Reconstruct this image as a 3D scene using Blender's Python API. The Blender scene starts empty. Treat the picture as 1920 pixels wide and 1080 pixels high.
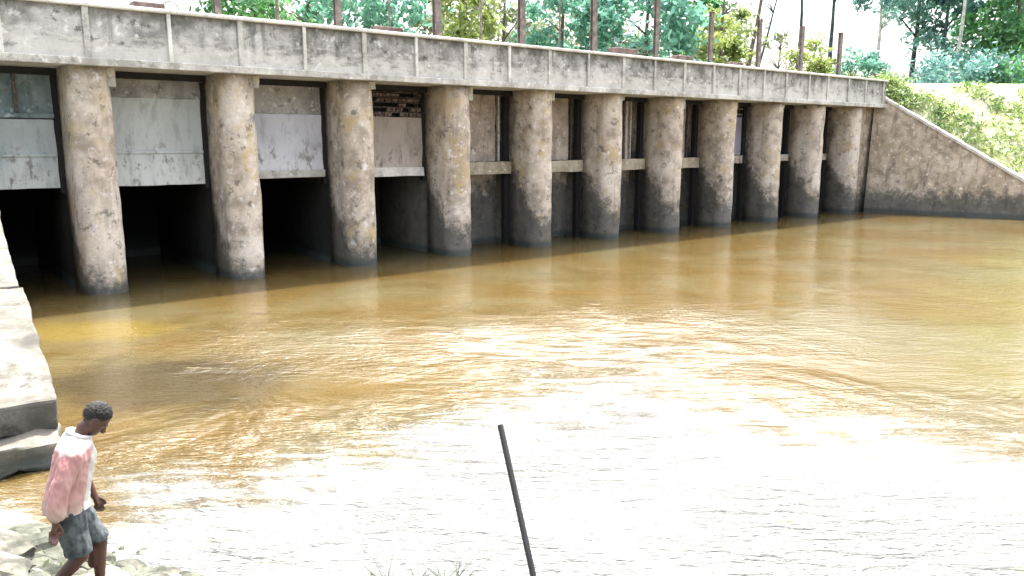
import bpy, bmesh, math, random
import numpy as np
from mathutils import Vector, Matrix, noise as mnoise
random.seed(7); rng = np.random.default_rng(7)
S = bpy.context.scene
R = math.radians

# ------------------------------------------------------------------ camera, sky, sun, exposure
cd = bpy.data.cameras.new("camera"); cam = bpy.data.objects.new("camera", cd); S.collection.objects.link(cam)
cam.location = (0, 0, 3.5); cam.rotation_euler = (R(90 - 10.389), 0, 0)
cd.sensor_width = 36; cd.lens = 28.125; cd.clip_start = .1; cd.clip_end = 3000
S.camera = cam
SUN_AZ, SUN_EL = 14, 68            # azimuth clockwise from +Y
w = bpy.data.worlds.new("World"); S.world = w; w.use_nodes = True
wn = w.node_tree; wn.nodes.clear()
sky = wn.nodes.new("ShaderNodeTexSky"); sky.sky_type = 'NISHITA'; sky.sun_disc = False
sky.sun_elevation = R(SUN_EL); sky.sun_rotation = R(SUN_AZ)
sky.air_density = 1.0; sky.dust_density = 9.0; sky.ozone_density = .6; sky.altitude = 50
hs = wn.nodes.new("ShaderNodeHueSaturation"); hs.inputs['Saturation'].default_value = .45
bg = wn.nodes.new("ShaderNodeBackground"); bg.inputs[1].default_value = .15
wo = wn.nodes.new("ShaderNodeOutputWorld")
wn.links.new(sky.outputs[0], hs.inputs['Color']); wn.links.new(hs.outputs[0], bg.inputs[0]); wn.links.new(bg.outputs[0], wo.inputs[0])
sl = bpy.data.lights.new("sun", 'SUN'); sl.energy = 2.7; sl.angle = R(.6); sl.color = (1, .95, .86)
so = bpy.data.objects.new("sun", sl); S.collection.objects.link(so)
sd = Vector((math.sin(R(SUN_AZ)) * math.cos(R(SUN_EL)), math.cos(R(SUN_AZ)) * math.cos(R(SUN_EL)), math.sin(R(SUN_EL))))
so.rotation_euler = sd.to_track_quat('Z', 'Y').to_euler(); so.location = (20, 30, 40)
S.view_settings.view_transform = 'Standard'; S.view_settings.look = 'None'
S.view_settings.exposure = 2.4; S.view_settings.gamma = 1
S.cycles.max_bounces = 6; S.cycles.diffuse_bounces = 3; S.cycles.glossy_bounces = 3; S.cycles.transparent_max_bounces = 6
S.cycles.sample_clamp_indirect = 6; S.cycles.use_denoising = True

# ------------------------------------------------------------------ barrage frame: s along it, t towards the viewer, z up
TH = R(50.922)
D = Vector((math.sin(TH), math.cos(TH), 0)); N = Vector((math.cos(TH), -math.sin(TH), 0))
O = Vector((-9.175, 18.739, 0))
PITCH = 3.364
def W(s, t, z=0.0): return O + D * s + N * t + Vector((0, 0, z))

# ------------------------------------------------------------------ objects
def link(o, parent=None):
    S.collection.objects.link(o)
    if parent is not None: o.parent = parent
    return o
def tag(o, label=None, cat=None, group=None, kind=None):
    if label: o['label'] = label
    if cat: o['category'] = cat
    if group: o['group'] = group
    if kind: o['kind'] = kind
    return o
def empty(name, label, cat, group=None):
    o = bpy.data.objects.new(name, None); o.empty_display_size = .2; link(o)
    return tag(o, label, cat, group)
class MB:
    def __init__(s): s.v = []; s.f = []; s.mi = []; s.cur = 0
    def add(s, vs, fs):
        n = len(s.v); s.v += [tuple(v) for v in vs]; s.f += [tuple(i + n for i in f) for f in fs]; s.mi += [s.cur] * len(fs); return s
    def hexa(s, p):  # 8 points: bottom 4 ccw, top 4 ccw
        return s.add(p, [(3, 2, 1, 0), (4, 5, 6, 7), (0, 1, 5, 4), (1, 2, 6, 5), (2, 3, 7, 6), (3, 0, 4, 7)])
    def stz(s, s0, s1, t0, t1, z0, z1):
        return s.hexa([W(s0, t1, z0), W(s1, t1, z0), W(s1, t0, z0), W(s0, t0, z0), W(s0, t1, z1), W(s1, t1, z1), W(s1, t0, z1), W(s0, t0, z1)])
    def box(s, c, d, M=None):
        x, y, z = d[0] / 2, d[1] / 2, d[2] / 2
        p = [(-x, -y, -z), (x, -y, -z), (x, y, -z), (-x, y, -z), (-x, -y, z), (x, -y, z), (x, y, z), (-x, y, z)]
        p = [Vector(q) for q in p]
        if M is not None: p = [M @ q for q in p]
        return s.hexa([q + Vector(c) for q in p])
    def tube(s, pts, rad, n=10, caps=True):
        pts = [Vector(p) for p in pts]; rings = []
        if not hasattr(rad, '__len__'): rad = [rad] * len(pts)
        up = Vector((0, 0, 1)); b0 = len(s.v); vs = []
        for i, p in enumerate(pts):
            d = (pts[min(i + 1, len(pts) - 1)] - pts[max(i - 1, 0)]).normalized()
            a = d.cross(up if abs(d.z) < .95 else Vector((1, 0, 0))).normalized(); b = d.cross(a)
            for k in range(n):
                q = 2 * math.pi * k / n; vs.append(p + (a * math.cos(q) + b * math.sin(q)) * rad[i])
        fs = []
        for i in range(len(pts) - 1):
            for k in range(n):
                fs.append((i * n + k, i * n + (k + 1) % n, (i + 1) * n + (k + 1) % n, (i + 1) * n + k))
        if caps: fs.append(tuple(range(n))[::-1]); fs.append(tuple(range((len(pts) - 1) * n, len(pts) * n)))
        return s.add(vs, fs)
    def build(s, name, mats, parent=None, bevel=0, smooth=False, sub=0, rough=0, auto=False):
        me = bpy.data.meshes.new(name); me.from_pydata(s.v, [], s.f)
        if not isinstance(mats, (list, tuple)): mats = [mats]
        for m in mats: me.materials.append(m)
        me.polygons.foreach_set('material_index', s.mi)
        bm = bmesh.new(); bm.from_mesh(me)
        bmesh.ops.recalc_face_normals(bm, faces=bm.faces)
        if bevel: bmesh.ops.bevel(bm, geom=[e for e in bm.edges if e.calc_face_angle(0) > .5], offset=bevel, segments=2, affect='EDGES', profile=.6)
        if sub:
            for _ in range(sub):
                L = sorted(e.calc_length() for e in bm.edges)
                if not L: break
                bmesh.ops.subdivide_edges(bm, edges=[e for e in bm.edges if e.calc_length() > .22], cuts=1, use_grid_fill=True)
        if rough:
            bm.normal_update()
            for v in bm.verts:
                q = v.co * 2.3; v.co += v.normal * rough * mnoise.fractal(q, .8, 2.1, 4)
        bm.to_mesh(me); bm.free()
        if smooth: me.polygons.foreach_set('use_smooth', [True] * len(me.polygons))
        o = bpy.data.objects.new(name, me); link(o, parent)
        return o

# ------------------------------------------------------------------ materials
class NT:
    def __init__(s, name):
        s.m = bpy.data.materials.new(name); s.m.use_nodes = True; s.t = s.m.node_tree; s.t.nodes.clear()
        s.out = s.n('ShaderNodeOutputMaterial'); s.geo = s.n('ShaderNodeNewGeometry')
    def n(s, ty, **kw):
        x = s.t.nodes.new(ty)
        for k, v in kw.items(): setattr(x, k, v)
        return x
    def set(s, sock, v):
        if isinstance(v, bpy.types.NodeSocket): s.t.links.new(v, sock)
        elif hasattr(v, '__len__') and len(v) == 3 and sock.type == 'RGBA': sock.default_value = (*v, 1)
        else: sock.default_value = v
    def math(s, op, a, b=0.0, c=None, clamp=False):
        x = s.n('ShaderNodeMath', operation=op, use_clamp=clamp); s.set(x.inputs[0], a); s.set(x.inputs[1], b)
        if c is not None: s.set(x.inputs[2], c)
        return x.outputs[0]
    def noise(s, scale, detail=4, rough=.55, stretch=(1, 1, 1), off=(0, 0, 0), vec=None, rot=(0, 0, 0), dist=0):
        mp = s.n('ShaderNodeMapping'); s.set(mp.inputs['Vector'], vec if vec is not None else s.geo.outputs['Position'])
        mp.inputs['Scale'].default_value = stretch; mp.inputs['Location'].default_value = off; mp.inputs['Rotation'].default_value = rot
        x = s.n('ShaderNodeTexNoise'); s.t.links.new(mp.outputs[0], x.inputs['Vector'])
        x.inputs['Scale'].default_value = scale; x.inputs['Detail'].default_value = detail; x.inputs['Roughness'].default_value = rough
        x.inputs['Distortion'].default_value = dist
        return x.outputs[0]
    def ramp(s, f, a, b, lo=0.0, hi=1.0):
        x = s.n('ShaderNodeMapRange', interpolation_type='SMOOTHSTEP'); s.set(x.inputs[0], f)
        x.inputs[1].default_value = a; x.inputs[2].default_value = b; x.inputs[3].default_value = lo; x.inputs[4].default_value = hi
        return x.outputs[0]
    def mix(s, f, a, b, blend='MIX'):
        x = s.n('ShaderNodeMix', data_type='RGBA', blend_type=blend); s.set(x.inputs[0], f); s.set(x.inputs[6], a); s.set(x.inputs[7], b)
        return x.outputs[2]
    def dot(s, vec):
        x = s.n('ShaderNodeVectorMath', operation='DOT_PRODUCT'); s.t.links.new(s.geo.outputs['Position'], x.inputs[0]); x.inputs[1].default_value = vec
        return x.outputs['Value']
    def z(s):
        x = s.n('ShaderNodeSeparateXYZ'); s.t.links.new(s.geo.outputs['Position'], x.inputs[0]); return x.outputs[2]
    def bump(s, h, strength=.5, dist=.02, prev=None):
        x = s.n('ShaderNodeBump'); s.set(x.inputs['Height'], h); s.set(x.inputs['Strength'], strength); x.inputs['Distance'].default_value = dist
        if prev is not None: s.t.links.new(prev, x.inputs['Normal'])
        return x.outputs[0]
    def finish(s, col, rough=.9, normal=None, spec=.3, **kw):
        p = s.n('ShaderNodeBsdfPrincipled'); s.set(p.inputs['Base Color'], col); s.set(p.inputs['Roughness'], rough)
        s.set(p.inputs['Specular IOR Level'], spec)
        for k, v in kw.items(): s.set(p.inputs[k], v)
        if normal is not None: s.t.links.new(normal, p.inputs['Normal'])
        s.t.links.new(p.outputs[0], s.out.inputs[0]); s.p = p
        return s.m
def tdist(n): return n.math('SUBTRACT', n.dot(tuple(N)), O.dot(N))
def sdist(n): return n.math('SUBTRACT', n.dot(tuple(D)), O.dot(D))

def concrete(name, base, light, dark, stain=(.05, .05, .045), lichen=None, water=True, tide=.6, moss_shade_top=None, streak=.5, contrast=1.0, kt=1.25, ks=.8, band=None, stain_shade=(.045, .052, .05)):
    n = NT(name)
    big = n.noise(.55, 3, .6); mid = n.noise(2.2, 6, .65); fine = n.noise(14, 5, .7)
    str_ = n.noise(3.2, 5, .6, stretch=(1, 1, .12)); blot = n.noise(3.2, 7, .74, off=(7, 3, 1))
    c = n.mix(n.ramp(mid, .35, .62), dark, base)
    c = n.mix(n.ramp(big, .42, .66, 0, .8), c, light)
    c = n.mix(n.ramp(fine, .35, .7, 0, .35), c, tuple(x * .55 for x in base))
    if lichen: c = n.mix(n.ramp(n.noise(1.3, 5, .65, off=(3, 9, 4)), .52, .66, 0, .8), c, lichen)
    c = n.mix(n.ramp(str_, .52, .68, 0, streak), c, tuple(x * .38 for x in base))
    c = n.mix(n.ramp(blot, .545, .64, 0, min(1, .6 * contrast)), c, stain)
    c = n.mix(n.ramp(n.noise(5, 5, .6, off=(1, 2, 8)), .58, .68, 0, .6), c, tuple(min(.75, x * 1.5) for x in light))
    if band: c = n.mix(n.ramp(n.math('ADD', n.z(), n.math('MULTIPLY', n.noise(2.4, 5, .7, stretch=(1, 1, 3), off=(0, 3, 3)), 1.9)), band + 1.1, band + .6, 0, .6), c, (.62, .61, .57))
    if moss_shade_top:
        f = n.math('ADD', n.z(), n.math('MULTIPLY', n.noise(2.5, 5, .7, off=(5, 5, 2)), 1.1))
        c = n.mix(n.ramp(f, moss_shade_top, moss_shade_top + .35, 0, .7), c, (.07, .075, .06))  # moss plus painted shading below the coping
    rg = .92
    if water:
        f = n.math('ADD', n.z(), n.math('MULTIPLY', n.math('SUBTRACT', n.noise(2.6, 8, .78, off=(2, 8, 5)), .5), 3.0))
        if kt: f = n.math('ADD', f, n.math('MULTIPLY', tdist(n), kt))  # stain climbs deeper into the bay, carrying painted shade with it
        if ks: f = n.math('SUBTRACT', f, n.ramp(sdist(n), 3, 13, 0, ks))
        c = n.mix(n.ramp(f, tide - .3, tide + .5, .80, 0), c, stain_shade)
        if kt: c = n.mix(n.math('MULTIPLY', n.ramp(tdist(n), -.75, -1.35, 0, .93), n.math('MULTIPLY', n.ramp(n.z(), 2.9, 2.2, 0, 1), n.ramp(sdist(n), 11, 6, 0, 1))), c, (.006, .007, .007))  # darkness of the left bays painted onto the inner pier flanks
        f2 = n.math('ADD', n.z(), n.math('MULTIPLY', n.noise(5, 3), .15))
        c = n.mix(n.ramp(f2, .2, .36, .75, 0), c, (.045, .058, .055))
        rg = n.ramp(n.z(), .1, .7, .45, .92)
    h = n.math('ADD', n.math('MULTIPLY', mid, .7), n.math('MULTIPLY', fine, .35))
    return n.finish(c, rg, n.bump(h, .7, .045))

M = {}
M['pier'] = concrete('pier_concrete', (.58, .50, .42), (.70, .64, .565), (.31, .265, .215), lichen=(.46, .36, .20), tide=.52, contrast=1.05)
M['fascia'] = concrete('fascia_concrete', (.38, .37, .355), (.58, .57, .55), (.17, .17, .16), water=False, moss_shade_top=6.62, streak=.75, contrast=1.3, band=5.8)
M['ledge'] = concrete('ledge_limewash', (.74, .73, .69), (.82, .81, .77), (.55, .54, .50), water=False, streak=.25, contrast=.4)
M['rib'] = concrete('rib_concrete', (.55, .54, .50), (.68, .67, .63), (.33, .32, .29), water=False, streak=.3, contrast=.6)
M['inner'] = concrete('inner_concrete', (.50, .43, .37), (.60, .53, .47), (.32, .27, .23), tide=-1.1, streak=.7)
M['darkwall'] = concrete('bay_shade_concrete', (.03, .03, .028), (.04, .04, .035), (.02, .02, .018), tide=1.5)  # near-black colour paints the darkness deep inside the bays
M['wing'] = concrete('wing_concrete', (.48, .40, .31), (.60, .52, .43), (.26, .215, .165), lichen=(.34, .30, .20), tide=.95, kt=0, ks=0, contrast=.7, streak=.8)
M['bright'] = concrete('bleached_concrete', (.115, .11, .095), (.16, .15, .135), (.05, .05, .044), water=False, streak=.5, contrast=1.6)
M['beam'] = concrete('beam_concrete', (.46, .40, .31), (.56, .50, .40), (.30, .26, .19), water=False, streak=.3, contrast=.5)
M['steel_blue'] = concrete('blue_grey_steel', (.22, .29, .32), (.32, .38, .41), (.13, .18, .20), water=False, streak=.5, stain=(.05, .10, .12))
M['greywall'] = concrete('grey_breast_concrete', (.36, .36, .365), (.46, .46, .46), (.24, .24, .245), water=False, streak=.5)

def plate(name, col, low, rust=(.12, .10, .085), zr=(2.4, 3.5)):
    n = NT(name)
    c = n.mix(n.ramp(n.noise(.9, 3), .35, .65), col, tuple(x * .86 for x in col))
    f = n.math('ADD', n.z(), n.math('MULTIPLY', n.math('SUBTRACT', n.noise(2.2, 5, .7, stretch=(1, 1, .45)), .5), 1.8))
    c = n.mix(n.ramp(f, zr[0] + .1, zr[1], .9, 0), c, low)
    st = n.math('MULTIPLY', n.ramp(n.noise(4.5, 6, .75, stretch=(1, 1, .6), off=(4, 1, 1)), .52, .62), n.ramp(f, zr[0] + .4, zr[1] + .3, 1, .08))
    c = n.mix(n.math('MULTIPLY', st, .75), c, rust)
    c = n.mix(n.ramp(n.noise(2.6, 6, .75, stretch=(1.6, 1.6, .5), off=(8, 2, 0)), .50, .66, 0, .55), c, tuple(x * .5 for x in col))
    c = n.mix(n.ramp(n.noise(6, 4, .6, stretch=(1, 1, .08)), .55, .75, 0, .35), c, tuple(x * .6 for x in col))
    return n.finish(c, .55, n.bump(n.noise(3, 4), .25, .02), spec=.4)
M['white_plate'] = plate('pale_gate_paint', (.50, .55, .56), (.62, .65, .645))
M['lav_plate'] = plate('bluish_gate_paint', (.56, .58, .65), (.64, .65, .67))
M['grey_plate'] = plate('pale_grey_gate', (.40, .46, .47), (.56, .60, .59))
M['tan_plate'] = plate('weathered_gate', (.38, .33, .29), (.46, .41, .37))
M['purple_plate'] = plate('violet_grey_gate', (.33, .33, .42), (.40, .39, .46))

def simple(name, col, var=.3, scale=6, rough=.7, metal=0, bump=.3, spec=.4, second=None):
    n = NT(name)
    c = n.mix(n.ramp(n.noise(scale, 5, .65), .35, .65), tuple(x * (1 - var) for x in col), second or tuple(min(1, x * (1 + var)) for x in col))
    return n.finish(c, rough, n.bump(n.noise(scale * 3, 4), bump, .01), spec=spec, Metallic=metal)
M['rust'] = simple('rusty_brown_steel', (.12, .085, .075), .4, 2.5, .8, second=(.18, .13, .12))
M['post'] = simple('weathered_post_steel', (.15, .125, .115), .35, 5, .8)
M['rod'] = simple('dark_iron_rod', (.012, .012, .013), .3, 20, .45)
M['brick'] = simple('old_dark_brick', (.07, .035, .03), .5, 12, .9, second=(.20, .16, .15))
M['slot'] = simple('groove_steel', (.10, .085, .085), .4, 8, .7)
M['rail'] = simple('pale_guide_rail', (.55, .53, .52), .3, 8, .6)
M['rock'] = simple('pale_rubble_stone', (.07, .072, .06), .5, 3.5, .95, bump=.9, second=(.14, .138, .115))
M['rock2'] = simple('mossy_rubble_stone', (.035, .042, .03), .5, 4.0, .95, bump=1.0, second=(.095, .10, .08))
M['soil'] = simple('bank_soil', (.035, .04, .022), .4, 3.5, .95, bump=.9, second=(.12, .12, .085))
M['crestdirt'] = simple('pale_crest_dirt', (.50, .47, .37), .15, .8, .95, second=(.56, .55, .42))

def emb_mat():
    n = NT('embankment_ground')
    c = n.mix(n.ramp(n.noise(.5, 5, .6), .42, .6), (.46, .45, .33), (.40, .43, .22))
    c = n.mix(n.ramp(n.noise(1.8, 6, .7, off=(3, 1, 0)), .5, .64, 0, .8), c, (.14, .20, .06))
    c = n.mix(n.ramp(n.noise(3, 5, .7, off=(9, 1, 0)), .58, .66, 0, .7), c, (.56, .54, .44))
    return n.finish(c, .95, n.bump(n.noise(4, 6, .7), .9, .15), spec=.1)
M['emb'] = emb_mat()
def land_mat():
    n = NT('woodland_ground')
    c = n.mix(n.ramp(n.noise(.15, 5, .6), .4, .6), (.10, .14, .05), (.22, .21, .12))
    return n.finish(c, .95, n.bump(n.noise(2, 5, .7), .8, .2), spec=.1)
M['land'] = land_mat()
M['bed'] = simple('river_bed_mud', (.12, .09, .05), .3, .5, .95)

def leaf_mat(name, c1, c2, trans=.45):
    n = NT(name); at = n.n('ShaderNodeAttribute', attribute_name='tint')
    c = n.mix(at.outputs['Fac'], c1, c2)
    d = n.n('ShaderNodeBsdfDiffuse'); n.set(d.inputs[0], c)
    tr = n.n('ShaderNodeBsdfTranslucent'); n.set(tr.inputs[0], n.mix(.2, c, (.25, .38, .12)))
    gl = n.n('ShaderNodeBsdfGlossy'); gl.inputs['Roughness'].default_value = .45; gl.inputs[0].default_value = (.8, .85, .9, 1)
    a = n.n('ShaderNodeMixShader'); a.inputs[0].default_value = trans
    b = n.n('ShaderNodeMixShader'); b.inputs[0].default_value = .06
    n.t.links.new(d.outputs[0], a.inputs[1]); n.t.links.new(tr.outputs[0], a.inputs[2])
    n.t.links.new(a.outputs[0], b.inputs[1]); n.t.links.new(gl.outputs[0], b.inputs[2]); n.t.links.new(b.outputs[0], n.out.inputs[0])
    return n.m
M['lf_green'] = leaf_mat('leaf_fresh_green', (.04, .17, .06), (.15, .38, .14))
M['lf_teal'] = leaf_mat('leaf_blue_green', (.045, .18, .145), (.17, .42, .34))
M['lf_dteal'] = leaf_mat('leaf_dark_blue_green', (.05, .16, .165), (.19, .40, .40))
M['lf_yell'] = leaf_mat('leaf_yellow_green', (.13, .18, .04), (.34, .38, .12))
M['lf_grey'] = leaf_mat('leaf_grey_green', (.11, .13, .09), (.27, .28, .19))
M['lf_bank'] = leaf_mat('leaf_bank_weed', (.07, .16, .04), (.34, .40, .14), .3)
M['bark'] = simple('bark', (.12, .10, .085), .4, 4, .95, bump=.7)
M['bark_blue'] = simple('slate_bark', (.055, .075, .085), .4, 4, .95)
M['bark_pale'] = simple('pale_bark', (.42, .42, .40), .3, 3, .9)

# ------------------------------------------------------------------ water
def water_mat():
    n = NT('turbid_river_water'); P = n.geo.outputs['Position']
    def blob(cx, cy, rx, ry, rot=0.0):
        s_ = n.n('ShaderNodeVectorMath', operation='SUBTRACT'); n.t.links.new(P, s_.inputs[0]); s_.inputs[1].default_value = (cx, cy, 0)
        mp = n.n('ShaderNodeMapping'); n.t.links.new(s_.outputs[0], mp.inputs[0]); mp.vector_type = 'TEXTURE'
        mp.inputs['Scale'].default_value = (rx, ry, 1); mp.inputs['Rotation'].default_value = (0, 0, rot)
        l = n.n('ShaderNodeVectorMath', operation='LENGTH'); n.t.links.new(mp.outputs[0], l.inputs[0])
        f = n.math('ADD', l.outputs['Value'], n.math('MULTIPLY', n.math('SUBTRACT', n.noise(.9, 5, .65), .5), 1.3))
        return n.ramp(f, .45, 1.15, 1, 0)
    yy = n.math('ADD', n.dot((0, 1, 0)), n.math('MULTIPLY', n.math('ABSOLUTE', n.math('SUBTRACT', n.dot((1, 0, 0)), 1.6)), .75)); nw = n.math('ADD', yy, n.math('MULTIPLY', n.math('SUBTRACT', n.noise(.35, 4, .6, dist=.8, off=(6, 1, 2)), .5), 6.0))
    silt = n.ramp(n.noise(.22, 4, .6, dist=.6), .36, .66)
    c = n.mix(silt, (.076, .051, .017), (.082, .068, .034))
    c = n.mix(n.ramp(n.noise(.5, 5, .6, off=(4, 4, 0), dist=1.0), .5, .68, 0, .6), c, (.058, .040, .012))
    c = n.mix(n.math('MULTIPLY', blob(-5.2, 11.4, 2.3, 1.7), .8), c, (.028, .021, .012))
    c = n.mix(n.math('MULTIPLY', blob(-7.9, 14.6, 1.8, 1.1), .8), c, (.118, .086, .022))
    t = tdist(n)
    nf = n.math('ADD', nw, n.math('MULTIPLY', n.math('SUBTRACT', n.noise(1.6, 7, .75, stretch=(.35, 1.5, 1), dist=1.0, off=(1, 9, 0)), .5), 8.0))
    c = n.mix(n.ramp(nf, 12.5, 10.3, 0, .92), c, (.185, .196, .195))  # white glare on the near water painted into its base colour
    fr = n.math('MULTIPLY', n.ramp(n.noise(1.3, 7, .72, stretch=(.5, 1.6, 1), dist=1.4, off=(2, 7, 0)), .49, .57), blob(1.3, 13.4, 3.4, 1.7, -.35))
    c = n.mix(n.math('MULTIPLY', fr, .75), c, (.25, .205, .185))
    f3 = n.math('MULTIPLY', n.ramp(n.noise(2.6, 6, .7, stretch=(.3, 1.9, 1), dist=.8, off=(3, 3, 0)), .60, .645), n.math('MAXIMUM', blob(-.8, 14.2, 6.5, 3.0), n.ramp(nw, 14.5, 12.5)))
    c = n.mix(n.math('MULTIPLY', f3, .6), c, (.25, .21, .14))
    amp = n.math('ADD', n.ramp(nw, 15.0, 11.8, .08, .85), n.ramp(nw, 12.3, 9, 0, .9))
    amp = n.math('ADD', amp, n.math('MULTIPLY', blob(-.3, 14.0, 6.0, 3.0), .22))
    amp = n.math('MULTIPLY', amp, n.ramp(n.noise(.33, 3, .5, dist=.5, off=(1, 6, 3)), .34, .62, .45, 1.2))
    h1 = n.noise(.9, 2, .5, stretch=(.6, 1.4, 1), dist=.5); h2 = n.noise(3.8, 4, .6, stretch=(.5, 1.5, 1), dist=.7)
    h3 = n.noise(13, 3, .6, stretch=(.5, 1.5, 1), dist=.4)
    h = n.math('ADD', n.math('MULTIPLY', h1, .5), n.math('ADD', n.math('MULTIPLY', h2, .46), n.math('MULTIPLY', h3, .20)))
    nb = n.bump(n.math('MULTIPLY', h, amp), 1.0, .36)
    n.finish(c, n.ramp(nf, 12.6, 9.6, .075, .33), nb, spec=.8, IOR=1.333)
    return n.m
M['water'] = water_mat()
g = MB(); g.add([(-90, -60, 0), (110, -60, 0), (110, 90, 0), (-90, 90, 0)], [(0, 1, 2, 3)])
def quad_sheet(name, pts, mat, kind='structure'):
    o = MB().add(pts, [tuple(range(len(pts)))]).build(name, mat); return tag(o, kind=kind)
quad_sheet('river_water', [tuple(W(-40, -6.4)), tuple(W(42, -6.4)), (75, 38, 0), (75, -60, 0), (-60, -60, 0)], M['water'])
quad_sheet('ground', [(-900, -900, -2.6), (900, -900, -2.6), (900, 900, -2.6), (-900, 900, -2.6)], M['bed'])

# far land beyond the barrage and the right bank crest
lz = 6.15
m = MB()
top = [tuple(W(-120, -6.6, lz)), tuple(W(37.4, -6.6, lz)), (24.5, 44.5, lz), (400, 46, lz), (600, 900, lz), (-600, 900, lz)]
m.add(top, [tuple(range(6))]); m.add([top[0], top[1], (top[1][0], top[1][1], -2.5), (top[0][0], top[0][1], -2.5)], [(0, 1, 2, 3)])
tag(m.build('terrain', M['land']), kind='structure')

# ------------------------------------------------------------------ the barrage
NB = 12
bar = empty('river_barrage', 'long weathered concrete barrage with a row of rounded piers standing in brown water', 'barrage')
def pier_mesh(k):
    m = MB(); s0 = k * PITCH - .86; s1 = s0 + .90; sc = (s0 + s1) / 2; r = .45; tc = -.14
    out = [(s0, -6.3), (s0, -3.2), (s0, -1.32), (s0 + .07, -1.30), (s0 + .07, -1.04), (s0, -1.02), (s0, -.6)]
    out += [(sc - r * math.cos(a), tc + r * math.sin(a)) for a in np.linspace(0, math.pi, 17)]
    out += [(s1, -.6), (s1, -1.02), (s1 - .07, -1.04), (s1 - .07, -1.30), (s1, -1.32), (s1, -3.2), (s1, -6.3)]
    zs = [-2.4] + [i * .27 - .3 for i in range(20)] + [5.145]; vs = []; rn = random.Random(k)
    zs = [z for z in zs if z < 5.1] + [5.145]
    for z in zs:
        for (s, t) in out:
            j = mnoise.fractal(Vector((s * 1.7, t * 1.7, z * 1.1 + k * 9)), .8, 2, 4) * .028 if t > -1 else 0
            g_ = 1 - .012 * (5 - max(z, 0)) * -1 * .3
            vs.append(W(sc + (s - sc) * (1 + .012 * (5 - max(z, 0))) + j, t + j, z))
    L = len(out); fs = []
    for i in range(len(zs) - 1):
        for q in range(L): fs.append((i * L + q, i * L + (q + 1) % L, (i + 1) * L + (q + 1) % L, (i + 1) * L + q))
    fs.append(tuple((len(zs) - 1) * L + q for q in range(L)))
    m.add(vs, fs); return m
for k in range(0, 11):
    p = pier_mesh(k).build('pier', M['pier'], bar)
    for f in p.data.polygons: f.use_smooth = abs(f.normal.z) < .5
    # corbel block at the head of the pier, under the deck edge
    c = MB().stz(k * PITCH - .16, k * PITCH + .13, -.30, .10, 4.72 + .1 * (k % 3), 5.142); c.build('corbel', M['rib'], p, bevel=.03, sub=2, rough=.03)
# ordinals
ORD = ['first', 'second', 'third', 'fourth', 'fifth', 'sixth', 'seventh', 'eighth', 'ninth', 'tenth', 'eleventh', 'twelfth', 'thirteenth']
S0, S1 = -4.35, 35.0
MB().stz(S0, S1, -6.4, .33, 5.15, 5.72).build('deck', M['fascia'], bar)
MB().stz(-4.35, S1, -6.4, -6.1, -2.4, 5.146).build('bay_light_block', M['darkwall'], bar)  # wall added to keep upstream light out of the bays
MB().stz(-4.35, -3.32, -6.05, .2, -2.4, 5.146).build('abutment', M['pier'], bar)
MB().stz(34.1, 36.6, -6.05, -.15, -2.4, 5.9).build('abutment', M['wing'], bar, bevel=.03, sub=3, rough=.03)
m = MB().stz(S0, S1 + .25, .33, .46, 5.30, 6.37); fa = m.build('parapet', M['fascia'], bar, sub=4, rough=.016)
MB().stz(S0, S1 + .27, .331, .545, 5.13, 5.298).build('drip_ledge', M['ledge'] if 0 else M['rib'], fa, bevel=.02, sub=3, rough=.012)
MB().stz(S0, S1 + .27, .25, .56, 6.374, 6.465).build('coping', M['ledge'], fa, bevel=.03, sub=3, rough=.01)
for i in range(-3, 22):
    s = -.42 + i * PITCH / 2 + random.uniform(-.05, .05); odd = i % 2 != 0
    wd = .085 if odd else .13
    if s > S1: continue
    MB().stz(s - wd / 2, s + wd / 2, .462, .53 if odd else .505, 5.302, 6.372).build('rib', M['ledge'] if odd and i < 8 else M['rib'], fa, bevel=.012)
MB().stz(S0, S1, -6.4, -6.2, 5.722, 6.4).build('rear_parapet', M['fascia'], bar)

# bays: bay i lies left of pier i
def bay(i): return i * PITCH - .86 - (PITCH - .90), i * PITCH - .86      # s-range of the opening
G = 'sluice gates hanging in the bays of the barrage'
def gate(i, label, mat, z0, z1, t=-1.18, lip=None, ribs=(), seam=None, gap=.13, th=.08):
    a, b = bay(i); e = empty('sluice_gate', label, 'sluice gate', G); e.location = W((a + b) / 2, t, z0); bpy.context.view_layer.update()
    def pb(mb, name, mt, **kw):
        o = mb.build(name, mt, e, **kw); o.matrix_parent_inverse = Matrix.Translation(-e.location); return o
    pb(MB().stz(a - .05, b - gap, t, t + th, z0 + (.02 if lip else 0), z1), 'gate_leaf', M[mat], bevel=.008, sub=3, rough=.02)
    if lip: pb(MB().stz(a - .05, b - gap + .02, t - .02, t + th + .07, z0, z0 + lip), 'gate_lip', M['ledge' if i != 2 else 'rib'], bevel=.02, sub=2, rough=.02)
    if seam: pb(MB().stz(a - .05, b - gap, t + th + .002, t + th + .035, seam, seam + .07), 'seam_bar', M[mat], bevel=.01)
    for s in ribs: pb(MB().stz(s - .04, s + .04, t + th + .002, t + th + .05, z0, z1), 'stiffener', M['steel_blue'])
    return e
gate(0, 'pale grey stained steel gate in the leftmost bay, below blue panels', 'grey_plate', 2.42, 4.0, seam=3.15)
gate(1, 'large whitish gate plate in the second bay with grey wall above it', 'white_plate', 2.41, 4.55, seam=3.2)
gate(2, 'lavender white gate plate in the third bay under a dark grey wall', 'lav_plate', 2.50, 4.24, lip=.2)
gate(3, 'weathered tan gate in the fourth bay with black brick lattice above', 'tan_plate', 2.44, 4.22, lip=.28)
gate(8, 'narrow violet grey gate between far piers, fourth gap from the right end', 'purple_plate', 2.9, 4.55, t=-1.3)
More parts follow.
